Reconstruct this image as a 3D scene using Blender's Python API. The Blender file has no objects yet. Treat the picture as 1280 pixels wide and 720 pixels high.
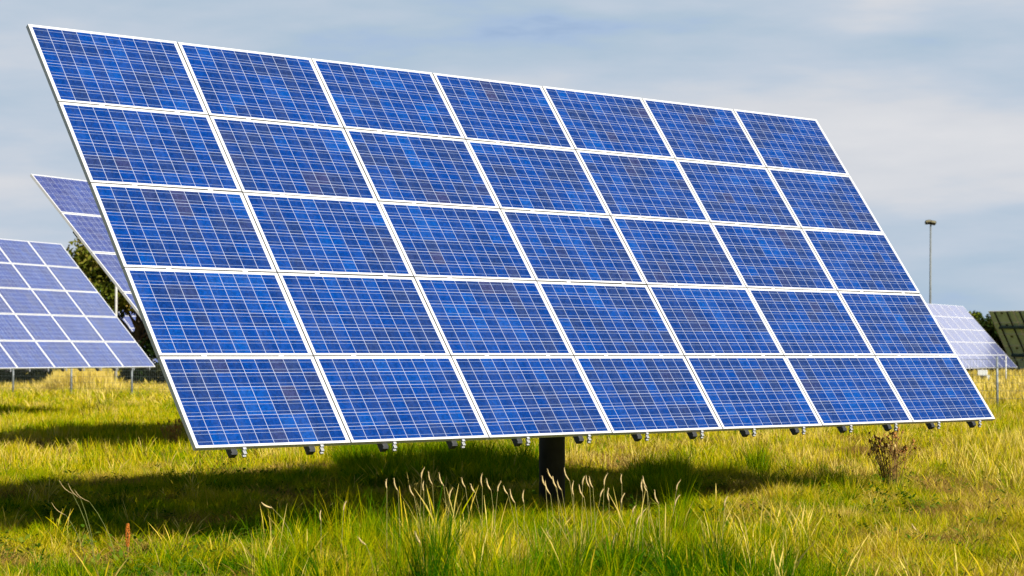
import bpy, bmesh, math, random
import numpy as np
from mathutils import Vector, Matrix, noise

C = bpy.context.scene
COL = C.collection
R = math.radians

# ------------------------------------------------------------------ camera
EYE = 1.73
cam_d = bpy.data.cameras.new("camera")
cam = bpy.data.objects.new("camera", cam_d)
COL.objects.link(cam)
cam.location = (0, 0, EYE)
cam.rotation_euler = (R(90 + 1.775), 0, 0)
cam_d.sensor_width = 36
cam_d.lens = 36 * 2679 / 1280
cam_d.clip_start = 0.1
cam_d.clip_end = 6000
cam_d.dof.use_dof = True
cam_d.dof.focus_distance = 20.5
cam_d.dof.aperture_fstop = 4.5
C.camera = cam

# ------------------------------------------------------------------ light
SUN_AZ = 136.0      # compass style, from +Y towards +X
SUN_EL = 35.0
C.view_settings.view_transform = 'Standard'
C.view_settings.look = 'None'
C.view_settings.gamma = 1
C.view_settings.use_curve_mapping = False
C.view_settings.exposure = 0.45

world = bpy.data.worlds.new("World")
C.world = world
world.use_nodes = True
wn, wl = world.node_tree.nodes, world.node_tree.links
wn.clear()


def math_node(N, L, op, a, b=None, c=None, clamp=False):
    n = N.new('ShaderNodeMath'); n.operation = op; n.use_clamp = clamp
    for i, v in enumerate((a, b, c)):
        if v is None: continue
        if isinstance(v, (int, float)): n.inputs[i].default_value = v
        else: L.new(v, n.inputs[i])
    return n.outputs[0]


def mix_col(N, L, f, a, b, blend='MIX'):
    n = N.new('ShaderNodeMix'); n.data_type = 'RGBA'; n.blend_type = blend
    for i, v in ((0, f), (6, a), (7, b)):
        if isinstance(v, (int, float)): n.inputs[i].default_value = v
        elif isinstance(v, tuple): n.inputs[i].default_value = (*v[:3], 1)
        else: L.new(v, n.inputs[i])
    return n.outputs[2]


def ramp(N, L, f, stops):
    n = N.new('ShaderNodeValToRGB')
    e = n.color_ramp.elements
    while len(e) < len(stops): e.new(0.5)
    for k, (p, c) in enumerate(stops):
        e[k].position = p
        e[k].color = (*c[:3], 1) if isinstance(c, tuple) else (c, c, c, 1)
    L.new(f, n.inputs[0])
    return n.outputs[0]


sky = wn.new('ShaderNodeTexSky'); sky.sky_type = 'NISHITA'
sky.sun_disc = False
sky.sun_elevation = R(SUN_EL); sky.sun_rotation = R(SUN_AZ)
sky.air_density = 1.0; sky.dust_density = 0.6; sky.ozone_density = 1.5
BG = 0.05
tc = wn.new('ShaderNodeTexCoord')
sep = wn.new('ShaderNodeSeparateXYZ'); wl.new(tc.outputs['Generated'], sep.inputs[0])
mp = wn.new('ShaderNodeMapping'); wl.new(tc.outputs['Generated'], mp.inputs[0])
mp.inputs['Scale'].default_value = (1.0, 1.0, 4.6)
mp.inputs['Location'].default_value = (0.37, 0.0, 0.16)
n1 = wn.new('ShaderNodeTexNoise'); wl.new(mp.outputs[0], n1.inputs['Vector'])
n1.inputs['Scale'].default_value = 3.3; n1.inputs['Detail'].default_value = 4; n1.inputs['Roughness'].default_value = 0.5
n1.inputs['Distortion'].default_value = 0.5
n2 = wn.new('ShaderNodeTexNoise'); wl.new(mp.outputs[0], n2.inputs['Vector'])
n2.inputs['Scale'].default_value = 13; n2.inputs['Detail'].default_value = 5; n2.inputs['Roughness'].default_value = 0.55
cl = math_node(wn, wl, 'MULTIPLY_ADD', n2.outputs[0], 0.42, n1.outputs[0])
cl = math_node(wn, wl, 'MULTIPLY_ADD', math_node(wn, wl, 'SUBTRACT', cl, 0.71), 0.88, 0.495)
# low cloud banks, opening to clear blue higher up
low = wn.new('ShaderNodeMapRange'); wl.new(sep.outputs[2], low.inputs[0])
low.inputs[1].default_value = 0.16; low.inputs[2].default_value = 0.45
low.inputs[3].default_value = 0.0; low.inputs[4].default_value = 0.62; low.clamp = True
cl = math_node(wn, wl, 'SUBTRACT', cl, low.outputs[0])
# the cloud lies ahead; behind the camera, where the sun is, the sky is open
aft = wn.new('ShaderNodeMapRange'); wl.new(sep.outputs[1], aft.inputs[0])
aft.inputs[1].default_value = 0.35; aft.inputs[2].default_value = -0.25
aft.inputs[3].default_value = 0.0; aft.inputs[4].default_value = 0.60; aft.clamp = True
cl = math_node(wn, wl, 'SUBTRACT', cl, aft.outputs[0])
# added bright bank out of frame at right, to lift the far arrays' reflections
dt = wn.new('ShaderNodeVectorMath'); dt.operation = 'DOT_PRODUCT'; wl.new(tc.outputs['Generated'], dt.inputs[0])
bd = Vector((0.44, 0.81, 0.38)).normalized(); dt.inputs[1].default_value = bd
refl_bank = wn.new('ShaderNodeMapRange'); refl_bank.interpolation_type = 'SMOOTHSTEP'; wl.new(dt.outputs['Value'], refl_bank.inputs[0])
refl_bank.inputs[1].default_value = 0.945; refl_bank.inputs[2].default_value = 0.985
refl_bank.inputs[3].default_value = 0.0; refl_bank.inputs[4].default_value = 1.0
cl = math_node(wn, wl, 'MULTIPLY_ADD', refl_bank.outputs[0], 0.40, cl)
# veil thickens to the right and a little to the left, thins towards the horizon
rt = wn.new('ShaderNodeMapRange'); rt.interpolation_type = 'SMOOTHSTEP'; wl.new(sep.outputs[0], rt.inputs[0])
rt.inputs[1].default_value = 0.02; rt.inputs[2].default_value = 0.20; rt.inputs[3].default_value = 0.0; rt.inputs[4].default_value = 0.13
hz = wn.new('ShaderNodeMapRange'); wl.new(sep.outputs[2], hz.inputs[0])
hz.inputs[1].default_value = 0.10; hz.inputs[2].default_value = 0.02; hz.inputs[3].default_value = 0.0; hz.inputs[4].default_value = 0.22; hz.clamp = True
lf_ = wn.new('ShaderNodeMapRange'); lf_.interpolation_type = 'SMOOTHSTEP'; wl.new(sep.outputs[0], lf_.inputs[0])
lf_.inputs[1].default_value = -0.08; lf_.inputs[2].default_value = -0.22; lf_.inputs[3].default_value = 0.0; lf_.inputs[4].default_value = 0.07
cl = math_node(wn, wl, 'ADD', cl, rt.outputs[0]); cl = math_node(wn, wl, 'ADD', cl, lf_.outputs[0])
cl = math_node(wn, wl, 'SUBTRACT', cl, hz.outputs[0])
colr = ramp(wn, wl, cl, [(0.30, (0.35, 0.485, 0.74)), (0.42, (0.44, 0.555, 0.68)),
                         (0.54, (0.53, 0.61, 0.715)), (0.66, (0.66, 0.685, 0.735)), (0.88, (0.78, 0.78, 0.80))])
cover = ramp(wn, wl, cl, [(0.18, 0.0), (0.36, 1.0)])
colr = mix_col(wn, wl, 1.0, colr, (0.735 / BG,) * 3, 'MULTIPLY')
gl = math_node(wn, wl, 'MULTIPLY_ADD', refl_bank.outputs[0], 1.15, 1.0)       # added brightness of the bank
gv_ = wn.new('ShaderNodeCombineXYZ')
for _i in range(3): wl.new(gl, gv_.inputs[_i])
colr = mix_col(wn, wl, 1.0, colr, gv_.outputs[0], 'MULTIPLY')
skyc = mix_col(wn, wl, cover, sky.outputs[0], colr)
bg = wn.new('ShaderNodeBackground'); wl.new(skyc, bg.inputs[0]); bg.inputs[1].default_value = BG
wo = wn.new('ShaderNodeOutputWorld'); wl.new(bg.outputs[0], wo.inputs[0])

sun_d = bpy.data.lights.new("sun", 'SUN'); sun_d.energy = 5.0; sun_d.angle = R(0.53)
sun_d.color = (1.0, 0.935, 0.83)
sun = bpy.data.objects.new("sun", sun_d); COL.objects.link(sun)
sd = Vector((math.sin(R(SUN_AZ)) * math.cos(R(SUN_EL)), math.cos(R(SUN_AZ)) * math.cos(R(SUN_EL)), math.sin(R(SUN_EL))))
sun.rotation_euler = sd.to_track_quat('Z', 'Y').to_euler()
sun.location = (20, -20, 30)

# ------------------------------------------------------------------ materials
def new_mat(name):
    m = bpy.data.materials.new(name); m.use_nodes = True
    N, L = m.node_tree.nodes, m.node_tree.links
    N.clear()
    out = N.new('ShaderNodeOutputMaterial')
    b = N.new('ShaderNodeBsdfPrincipled'); L.new(b.outputs[0], out.inputs[0])
    return m, N, L, b, out


def simple(name, col, rough=0.6, metal=0.0, var=0.15, scale=8.0, col2=None, bump=0.0):
    m, N, L, b, out = new_mat(name)
    t = N.new('ShaderNodeTexCoord'); nz = N.new('ShaderNodeTexNoise')
    L.new(t.outputs['Object'], nz.inputs['Vector'])
    nz.inputs['Scale'].default_value = scale; nz.inputs['Detail'].default_value = 6
    lo = tuple(c * (1 - var) for c in col); hi = col2 or tuple(min(1, c * (1 + var)) for c in col)
    L.new(ramp(N, L, nz.outputs[0], [(0.32, lo), (0.68, hi)]), b.inputs['Base Color'])
    b.inputs['Roughness'].default_value = rough; b.inputs['Metallic'].default_value = metal
    if bump:
        bp = N.new('ShaderNodeBump'); bp.inputs['Strength'].default_value = bump
        L.new(nz.outputs[0], bp.inputs['Height']); L.new(bp.outputs[0], b.inputs['Normal'])
    return m


M = {}
M['alu'] = simple('anodised_aluminium', (0.70, 0.70, 0.70), 0.45, 0.15, 0.06, 5)
M['alu_grey'] = simple('galvanised_steel', (0.48, 0.49, 0.50), 0.5, 0.5, 0.25, 20)
M['rail'] = simple('dark_rail', (0.045, 0.048, 0.05), 0.6, 0.3, 0.3, 12)
M['beam'] = simple('painted_beam', (0.04, 0.085, 0.11), 0.5, 0.2, 0.25, 6)
M['post'] = simple('dark_post', (0.024, 0.023, 0.022), 0.65, 0.1, 0.4, 6, bump=0.1)
M['black'] = simple('black_plastic', (0.012, 0.012, 0.013), 0.5, 0, 0.2, 20)
M['cabinet'] = simple('white_cabinet', (0.72, 0.74, 0.72), 0.5, 0, 0.06, 5)
M['lamp'] = simple('lamp_housing', (0.03, 0.026, 0.02), 0.5, 0.2, 0.3, 12)
M['lens'] = simple('lamp_lens', (0.20, 0.18, 0.10), 0.15, 0.0, 0.3, 12)
M['bark'] = simple('bark', (0.09, 0.065, 0.045), 0.9, 0, 0.4, 7, bump=0.5)
M['wire'] = simple('fence_wire', (0.20, 0.24, 0.21), 0.6, 0.2, 0.1, 10)
M['fpost'] = simple('fence_post_metal', (0.26, 0.29, 0.30), 0.6, 0.2, 0.25, 10)
M['mast'] = simple('mast_metal', (0.18, 0.20, 0.20), 0.6, 0.2, 0.2, 10)
M['ppost'] = simple('pale_post_metal', (0.62, 0.62, 0.58), 0.6, 0.1, 0.12, 10)
M['stem'] = simple('dry_stem', (0.33, 0.28, 0.08), 0.8, 0, 0.25, 10)
M['seed'] = simple('seed_head', (0.60, 0.45, 0.20), 0.9, 0, 0.3, 40, bump=0.6)
M['greenstem'] = simple('green_stem', (0.20, 0.22, 0.05), 0.8, 0, 0.25, 10)
M['thistle'] = simple('thistle_stem', (0.26, 0.16, 0.04), 0.9, 0, 0.35, 14)
M['thistle_head'] = simple('thistle_head', (0.34, 0.15, 0.03), 0.9, 0, 0.4, 60, bump=0.6)
M['down'] = simple('thistle_down', (0.55, 0.40, 0.14), 0.95, 0, 0.2, 60)
M['rust'] = simple('dock_rust', (0.50, 0.15, 0.01), 0.9, 0, 0.4, 50, bump=0.7)


def cell_material(name='solar_cells', violet=False):
    m, N, L, b, out = new_mat(name)
    uv = N.new('ShaderNodeUVMap'); uv.uv_map = 'UVMap'
    s = N.new('ShaderNodeSeparateXYZ'); L.new(uv.outputs[0], s.inputs[0])
    fx = math_node(N, L, 'FRACT', s.outputs[0]); fy = math_node(N, L, 'FRACT', s.outputs[1])
    ix = math_node(N, L, 'FLOOR', s.outputs[0]); iy = math_node(N, L, 'FLOOR', s.outputs[1])
    oi = N.new('ShaderNodeObjectInfo')
    cb = N.new('ShaderNodeCombineXYZ'); L.new(ix, cb.inputs[0]); L.new(iy, cb.inputs[1])
    L.new(math_node(N, L, 'MULTIPLY', oi.outputs['Random'], 917.0), cb.inputs[2])
    wnn = N.new('ShaderNodeTexWhiteNoise'); L.new(cb.outputs[0], wnn.inputs['Vector'])
    sc = N.new('ShaderNodeSeparateColor'); L.new(wnn.outputs['Color'], sc.inputs[0])
    # neighbouring cells come from the same ingot: broad drift + single odd ones
    drift = N.new('ShaderNodeTexNoise'); drift.inputs['Scale'].default_value = 0.33; drift.inputs['Detail'].default_value = 1.0
    va = N.new('ShaderNodeVectorMath'); va.operation = 'ADD'
    c2 = N.new('ShaderNodeCombineXYZ'); L.new(ix, c2.inputs[0]); L.new(iy, c2.inputs[1]); L.new(math_node(N, L, 'MULTIPLY', oi.outputs['Random'], 50.0), c2.inputs[2])
    L.new(c2.outputs[0], drift.inputs['Vector'])
    f = math_node(N, L, 'MULTIPLY_ADD', math_node(N, L, 'SUBTRACT', sc.outputs[0], 0.5), 0.30, drift.outputs[0])
    base = ramp(N, L, f, [(0.22, (0.0002, 0.054, 0.275)), (0.40, (0.0002, 0.036, 0.215)), (0.58, (0.002, 0.029, 0.165)),
                          (0.70, (0.009, 0.030, 0.130)), (0.88, (0.030, 0.038, 0.120))])
    if violet: base = mix_col(N, L, 0.45, base, (0.085, 0.080, 0.250))  # far arrays: base colour mixed towards a paler violet
    vo = N.new('ShaderNodeTexVoronoi'); vo.inputs['Scale'].default_value = 9.0
    L.new(uv.outputs[0], vo.inputs['Vector'])
    g = N.new('ShaderNodeSeparateColor'); L.new(vo.outputs['Color'], g.inputs[0])
    gm = math_node(N, L, 'MULTIPLY_ADD', g.outputs[0], 0.5, 0.75)
    gv = N.new('ShaderNodeCombineXYZ')
    for i in range(3): L.new(gm, gv.inputs[i])
    base = mix_col(N, L, 1.0, base, gv.outputs[0], 'MULTIPLY')

    def band(v, c, w):
        return math_node(N, L, 'LESS_THAN', math_node(N, L, 'ABSOLUTE', math_node(N, L, 'SUBTRACT', v, c)), w)
    bus = math_node(N, L, 'MAXIMUM', band(fy, 0.24, 0.012), band(fy, 0.76, 0.012))
    # gaps between cells (distance to the nearest cell border)
    def edge(v, w):
        return math_node(N, L, 'LESS_THAN', math_node(N, L, 'SUBTRACT', 0.5, math_node(N, L, 'ABSOLUTE', math_node(N, L, 'SUBTRACT', v, 0.5))), w)
    gap = math_node(N, L, 'MAXIMUM', edge(fx, 0.017), edge(fy, 0.015))
    # outside the 10 x 6 cells: white backsheet
    o1 = math_node(N, L, 'LESS_THAN', s.outputs[0], 0.0); o2 = math_node(N, L, 'GREATER_THAN', s.outputs[0], 10.0)
    o3 = math_node(N, L, 'LESS_THAN', s.outputs[1], 0.0); o4 = math_node(N, L, 'GREATER_THAN', s.outputs[1], 6.0)
    outm = math_node(N, L, 'MAXIMUM', math_node(N, L, 'MAXIMUM', o1, o2), math_node(N, L, 'MAXIMUM', o3, o4))
    col = mix_col(N, L, bus, base, (0.21, 0.27, 0.42))
    col = mix_col(N, L, gap, col, (0.38, 0.42, 0.56))
    col = mix_col(N, L, outm, col, (0.72, 0.74, 0.78))
    td = N.new('ShaderNodeTexCoord'); md = N.new('ShaderNodeMapping'); L.new(td.outputs['Object'], md.inputs[0])
    md.inputs['Scale'].default_value = (7.0, 1.0, 1.0)
    L.new(math_node(N, L, 'MULTIPLY', oi.outputs['Random'], 90.0), N.new('ShaderNodeCombineXYZ').inputs[0])
    dn = N.new('ShaderNodeTexNoise'); dn.noise_dimensions = '4D'; L.new(md.outputs[0], dn.inputs['Vector'])
    L.new(math_node(N, L, 'MULTIPLY', oi.outputs['Random'], 90.0), dn.inputs['W'])
    dn.inputs['Scale'].default_value = 1.3; dn.inputs['Detail'].default_value = 7; dn.inputs['Roughness'].default_value = 0.65
    dust = ramp(N, L, dn.outputs[0], [(0.42, 0.0), (0.80, 0.28 if violet else 0.07)])
    col = mix_col(N, L, dust, col, (0.30, 0.32, 0.38))
    L.new(col, b.inputs['Base Color'])
    # slight dust on the glass changes its gloss
    t = N.new('ShaderNodeTexCoord'); d = N.new('ShaderNodeTexNoise'); L.new(t.outputs['Object'], d.inputs['Vector'])
    d.inputs['Scale'].default_value = 2.5; d.inputs['Detail'].default_value = 5
    rr = N.new('ShaderNodeMapRange'); L.new(d.outputs[0], rr.inputs[0]); rr.inputs[3].default_value = 0.10; rr.inputs[4].default_value = 0.26
    L.new(rr.outputs[0], b.inputs['Roughness'])
    b.inputs['IOR'].default_value = 1.45
    b.inputs['Sheen Weight'].default_value = 0.30 if violet else 0.10; b.inputs['Sheen Roughness'].default_value = 0.35
    b.inputs['Sheen Tint'].default_value = (0.86, 0.86, 1.0, 1)
    return m


M['cells'] = cell_material()
M['cells_violet'] = cell_material('solar_cells_violet', True)
M['backsheet'] = simple('backsheet', (0.50, 0.68, 0.58), 0.6, 0, 0.12, 3)


def leafy(name, stops, inst=False, trans=0.35, rough=0.55):
    m, N, L, b, out = new_mat(name)
    a = N.new('ShaderNodeAttribute'); a.attribute_name = 'tint'
    f = a.outputs['Fac']
    if inst:
        t = N.new('ShaderNodeAttribute'); t.attribute_name = 'tone'; t.attribute_type = 'INSTANCER'
        f = math_node(N, L, 'MULTIPLY_ADD', math_node(N, L, 'SUBTRACT', f, 0.5), 0.55, t.outputs['Fac'])
    c = ramp(N, L, f, stops)
    L.new(c, b.inputs['Base Color']); b.inputs['Roughness'].default_value = rough
    b.inputs['Specular IOR Level'].default_value = 0.0
    tr = N.new('ShaderNodeBsdfTranslucent'); L.new(c, tr.inputs[0])
    mx = N.new('ShaderNodeMixShader'); mx.inputs[0].default_value = trans
    L.new(b.outputs[0], mx.inputs[1]); L.new(tr.outputs[0], mx.inputs[2]); L.new(mx.outputs[0], out.inputs[0])
    return m


GRASS = [(0.0, (0.018, 0.085, 0.001)), (0.22, (0.085, 0.215, 0.001)), (0.46, (0.295, 0.350, 0.001)),
         (0.70, (0.500, 0.425, 0.002)), (0.88, (0.620, 0.450, 0.025)), (1.0, (0.720, 0.560, 0.140))]
M['grass'] = leafy('grass_blades', GRASS, True, 0.18)
M['herb'] = leafy('weed_leaves', [(0.0, (0.020, 0.070, 0.004)), (0.5, (0.070, 0.150, 0.008)), (1.0, (0.200, 0.240, 0.020))], True, 0.25)
M['thatch'] = leafy('dead_thatch', [(0.0, (0.070, 0.035, 0.010)), (0.5, (0.210, 0.120, 0.025)), (1.0, (0.480, 0.300, 0.090))], True, 0.15)
M['leaf'] = leafy('tree_leaves', [(0.0, (0.018, 0.040, 0.008)), (0.35, (0.080, 0.120, 0.012)), (0.70, (0.190, 0.200, 0.022)), (1.0, (0.28, 0.19, 0.05))], False, 0.25)
M['leaf_dark'] = leafy('shrub_leaves', [(0.0, (0.012, 0.028, 0.008)), (0.6, (0.030, 0.055, 0.012)), (1.0, (0.085, 0.085, 0.02))], False, 0.2)


def ground_material():
    m, N, L, b, out = new_mat('meadow_soil')
    t = N.new('ShaderNodeTexCoord')
    a = N.new('ShaderNodeTexNoise'); L.new(t.outputs['Object'], a.inputs['Vector']); a.inputs['Scale'].default_value = 0.25; a.inputs['Detail'].default_value = 8; a.inputs['Roughness'].default_value = 0.65
    d = N.new('ShaderNodeTexNoise'); L.new(t.outputs['Object'], d.inputs['Vector']); d.inputs['Scale'].default_value = 9; d.inputs['Detail'].default_value = 8; d.inputs['Roughness'].default_value = 0.7
    c1 = ramp(N, L, a.outputs[0], [(0.35, (0.045, 0.055, 0.003)), (0.5, (0.095, 0.090, 0.006)), (0.65, (0.16, 0.125, 0.016))])
    c2 = ramp(N, L, d.outputs[0], [(0.35, 0.45), (0.65, 1.3)])
    L.new(mix_col(N, L, 1.0, c1, c2, 'MULTIPLY'), b.inputs['Base Color'])
    b.inputs['Roughness'].default_value = 0.95
    b.inputs['Specular IOR Level'].default_value = 0.1
    bp = N.new('ShaderNodeBump'); bp.inputs['Strength'].default_value = 0.8; bp.inputs['Distance'].default_value = 0.08
    L.new(d.outputs[0], bp.inputs['Height']); L.new(bp.outputs[0], b.inputs['Normal'])
    return m


M['ground'] = ground_material()

# ------------------------------------------------------------------ helpers
def mesh_obj(name, bm_or_me, mat, parent=None, mats=None):
    if isinstance(bm_or_me, bmesh.types.BMesh):
        me = bpy.data.meshes.new(name); bm_or_me.to_mesh(me); bm_or_me.free()
    else:
        me = bm_or_me
    if not me.materials:
        for k in (mats or [mat]): me.materials.append(M[k])
    o = bpy.data.objects.new(name, me); COL.objects.link(o)
    if parent is not None: o.parent = parent
    return o


def tag(o, label=None, cat=None, group=None, kind=None):
    if label: o['label'] = label
    if cat: o['category'] = cat
    if group: o['group'] = group
    if kind: o['kind'] = kind
    return o


def empty(name, loc, rz=0.0):
    o = bpy.data.objects.new(name, None); COL.objects.link(o)
    o.location = loc; o.rotation_euler = (0, 0, rz); o.empty_display_size = 0.2
    return o


def children(o):
    return [c for c in bpy.data.objects if c.parent is o]


def copy_tree(o, parent=None):
    c = o.copy(); COL.objects.link(c); c.parent = parent
    for ch in children(o): copy_tree(ch, c)
    return c


def box(bm, x0, x1, y0, y1, z0, z1, mi=0):
    v = [bm.verts.new(p) for p in ((x0, y0, z0), (x1, y0, z0), (x1, y1, z0), (x0, y1, z0), (x0, y0, z1), (x1, y0, z1), (x1, y1, z1), (x0, y1, z1))]
    for f in ((0, 3, 2, 1), (4, 5, 6, 7), (0, 1, 5, 4), (1, 2, 6, 5), (2, 3, 7, 6), (3, 0, 4, 7)):
        fc = bm.faces.new([v[i] for i in f]); fc.material_index = mi


def tube(bm, pts, rads, n=8, cap=True, smooth=True):
    pts = [Vector(p) for p in pts]; rings = []
    for i, p in enumerate(pts):
        d = (pts[min(i + 1, len(pts) - 1)] - pts[max(i - 1, 0)]).normalized()
        a = d.cross(Vector((0, 1, 0)) if abs(d.y) < 0.9 else Vector((1, 0, 0))).normalized(); b = d.cross(a)
        r = rads[i] if hasattr(rads, '__len__') else rads
        rings.append([bm.verts.new(p + a * r * math.cos(2 * math.pi * k / n) + b * r * math.sin(2 * math.pi * k / n)) for k in range(n)])
    for i in range(len(rings) - 1):
        for k in range(n):
            f = bm.faces.new((rings[i][k], rings[i][(k + 1) % n], rings[i + 1][(k + 1) % n], rings[i + 1][k])); f.smooth = smooth
    if cap:
        bm.faces.new(rings[0][::-1]); bm.faces.new(rings[-1])


def bevel(bm, w, seg=2):
    bmesh.ops.bevel(bm, geom=bm.edges[:], offset=w, segments=seg, affect='EDGES', profile=0.5)


def fnoise(x, y, s, seed=0.0):
    return noise.noise(Vector((x * s + seed * 17.3, y * s - seed * 9.1, seed * 3.7)))


# ------------------------------------------------------------------ ground
def ground_z(x, y):
    return 0.05 * fnoise(x, y, 0.35, 1) + 0.03 * fnoise(x, y, 1.1, 2) if abs(x) < 200 and 0 < y < 220 else 0.0


def build_ground():
    xs = np.concatenate([[-3000, -900, -300, -150], np.arange(-60, 60.1, 0.6), [150, 300, 900, 3000]])
    ys = np.concatenate([[-3000, -500, -100, -20, 0], np.arange(6, 60, 0.6), np.arange(60, 140, 2.0), [160, 200, 300, 600, 1500, 4500]])
    V = [(x, y, ground_z(x, y)) for y in ys for x in xs]
    nx = len(xs)
    F = [(j * nx + i, j * nx + i + 1, (j + 1) * nx + i + 1, (j + 1) * nx + i) for j in range(len(ys) - 1) for i in range(nx - 1)]
    me = bpy.data.meshes.new('ground'); me.from_pydata(V, [], F)
    me.polygons.foreach_set('use_smooth', [True] * len(F))
    o = mesh_obj('ground', me, 'ground'); tag(o, kind='structure')


build_ground()

# ------------------------------------------------------------------ solar arrays
PW, PH, NC, NR = 1.665, 0.94, 7, 5
MW, MH, FR, FY = 1.651, 0.928, 0.027, 0.018
MESH = {}


def array_meshes():
    # glass laminate: origin at the lower left corner of the module, +z is the sunny side
    bm = bmesh.new(); uvl = bm.loops.layers.uv.new('UVMap')
    x0, x1, y0, y1 = FR - 0.004, MW - FR + 0.004, FY - 0.004, MH - FY + 0.004
    mg = 0.008
    cx0, cx1, cy0, cy1 = FR + mg, MW - FR - mg, FY + 0.006, MH - FY - 0.006
    fr = bm.faces.new([bm.verts.new(p) for p in ((x0, y0, 0), (x1, y0, 0), (x1, y1, 0), (x0, y1, 0))])
    for l in fr.loops:
        l[uvl].uv = ((l.vert.co.x - cx0) / (cx1 - cx0) * 10, (l.vert.co.y - cy0) / (cy1 - cy0) * 6)
    bk = [bm.verts.new(p) for p in ((x0, y0, -0.007), (x0, y1, -0.007), (x1, y1, -0.007), (x1, y0, -0.007))]
    f2 = bm.faces.new(bk); f2.material_index = 1
    me = bpy.data.meshes.new('solar_panel'); bm.to_mesh(me); bm.free()
    me.materials.append(M['cells']); me.materials.append(M['backsheet']); MESH['glass'] = me
    me2 = me.copy(); me2.materials[0] = M['cells_violet']; MESH['glass_violet'] = me2
    bm = bmesh.new()
    t, bt = 0.0035, -0.038
    box(bm, 0, FR, 0, MH, bt, t); box(bm, MW - FR, MW, 0, MH, bt, t)
    box(bm, FR, MW - FR, 0, FY, bt, t); box(bm, FR, MW - FR, MH - FY, MH, bt, t)
    # two drain notches darkening the inner lip are left to the shadow of the lip itself
    me = bpy.data.meshes.new('frame'); bm.to_mesh(me); bm.free(); me.materials.append(M['alu']); MESH['frame'] = me
    bm = bmesh.new(); box(bm, -0.075, 0.075, -0.055, 0.055, -0.036, -0.008); bevel(bm, 0.006)
    for s in (-1, 1): tube(bm, [(s * 0.04, -0.055, -0.02), (s * 0.05, -0.12, -0.026), (s * 0.12, -0.22, -0.018), (s * 0.30, -0.26, -0.012)], 0.004, 5)
    me = bpy.data.meshes.new('junction_box'); bm.to_mesh(me); bm.free(); me.materials.append(M['black']); MESH['jbox'] = me
    # rail: open C profile running up the slope, origin at lower module edge
    bm = bmesh.new(); Ls = NR * PH
    box(bm, -0.030, 0.030, -0.029, Ls - 0.03, -0.046, -0.039)
    box(bm, -0.030, -0.025, -0.029, Ls - 0.03, -0.105, -0.046); box(bm, 0.025, 0.030, -0.020, Ls - 0.03, -0.105, -0.046)
    box(bm, -0.040, 0.022, -0.044, -0.0300, -0.095, -0.040)
    me = bpy.data.meshes.new('rail'); bm.to_mesh(me); bm.free(); me.materials.append(M['rail']); MESH['rail'] = me
    # bright hook shaped clamp beside each rail end
    bm = bmesh.new()
    prof = [(0.0, 0.0), (-0.030, 0.0), (-0.030, -0.022), (-0.075, -0.022), (-0.075, -0.052), (-0.092, -0.052), (-0.092, -0.070),
            (-0.056, -0.070), (-0.056, -0.040), (-0.014, -0.040), (-0.014, -0.020), (0.0, -0.020)]
    va = [bm.verts.new((0.062, y, z)) for y, z in prof]; vb = [bm.verts.new((0.105, y, z)) for y, z in prof]
    bm.faces.new(va); bm.faces.new(vb[::-1])
    for i in range(len(prof)):
        j = (i + 1) % len(prof); bm.faces.new((va[j], va[i], vb[i], vb[j]))
    tube(bm, [(0.084, -0.048, -0.075), (0.084, -0.048, -0.015)], 0.009, 6)
    tube(bm, [(0.084, -0.084, -0.085), (0.084, -0.084, -0.045)], 0.007, 6)
    bmesh.ops.recalc_face_normals(bm, faces=bm.faces)
    bmesh.ops.transform(bm, matrix=Matrix.Translation((0.02, 0, 0)) @ Matrix.Diagonal((0.78, 0.74, 0.78, 1)), verts=bm.verts)
    me = bpy.data.meshes.new('end_clamp'); bm.to_mesh(me); bm.free(); me.materials.append(M['alu_grey']); MESH['clamp'] = me
    # small mid clamps that bridge the joints over each rail
    bm = bmesh.new()
    box(bm, 0.02, 0.075, -0.014, 0.014, 0.0036, 0.0075); tube(bm, [(0.048, 0, 0.0075), (0.048, 0, 0.0125)], 0.006, 6)
    me = bpy.data.meshes.new('mid_clamp'); bm.to_mesh(me); bm.free(); me.materials.append(M['alu']); MESH['mid'] = me


array_meshes()


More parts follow.
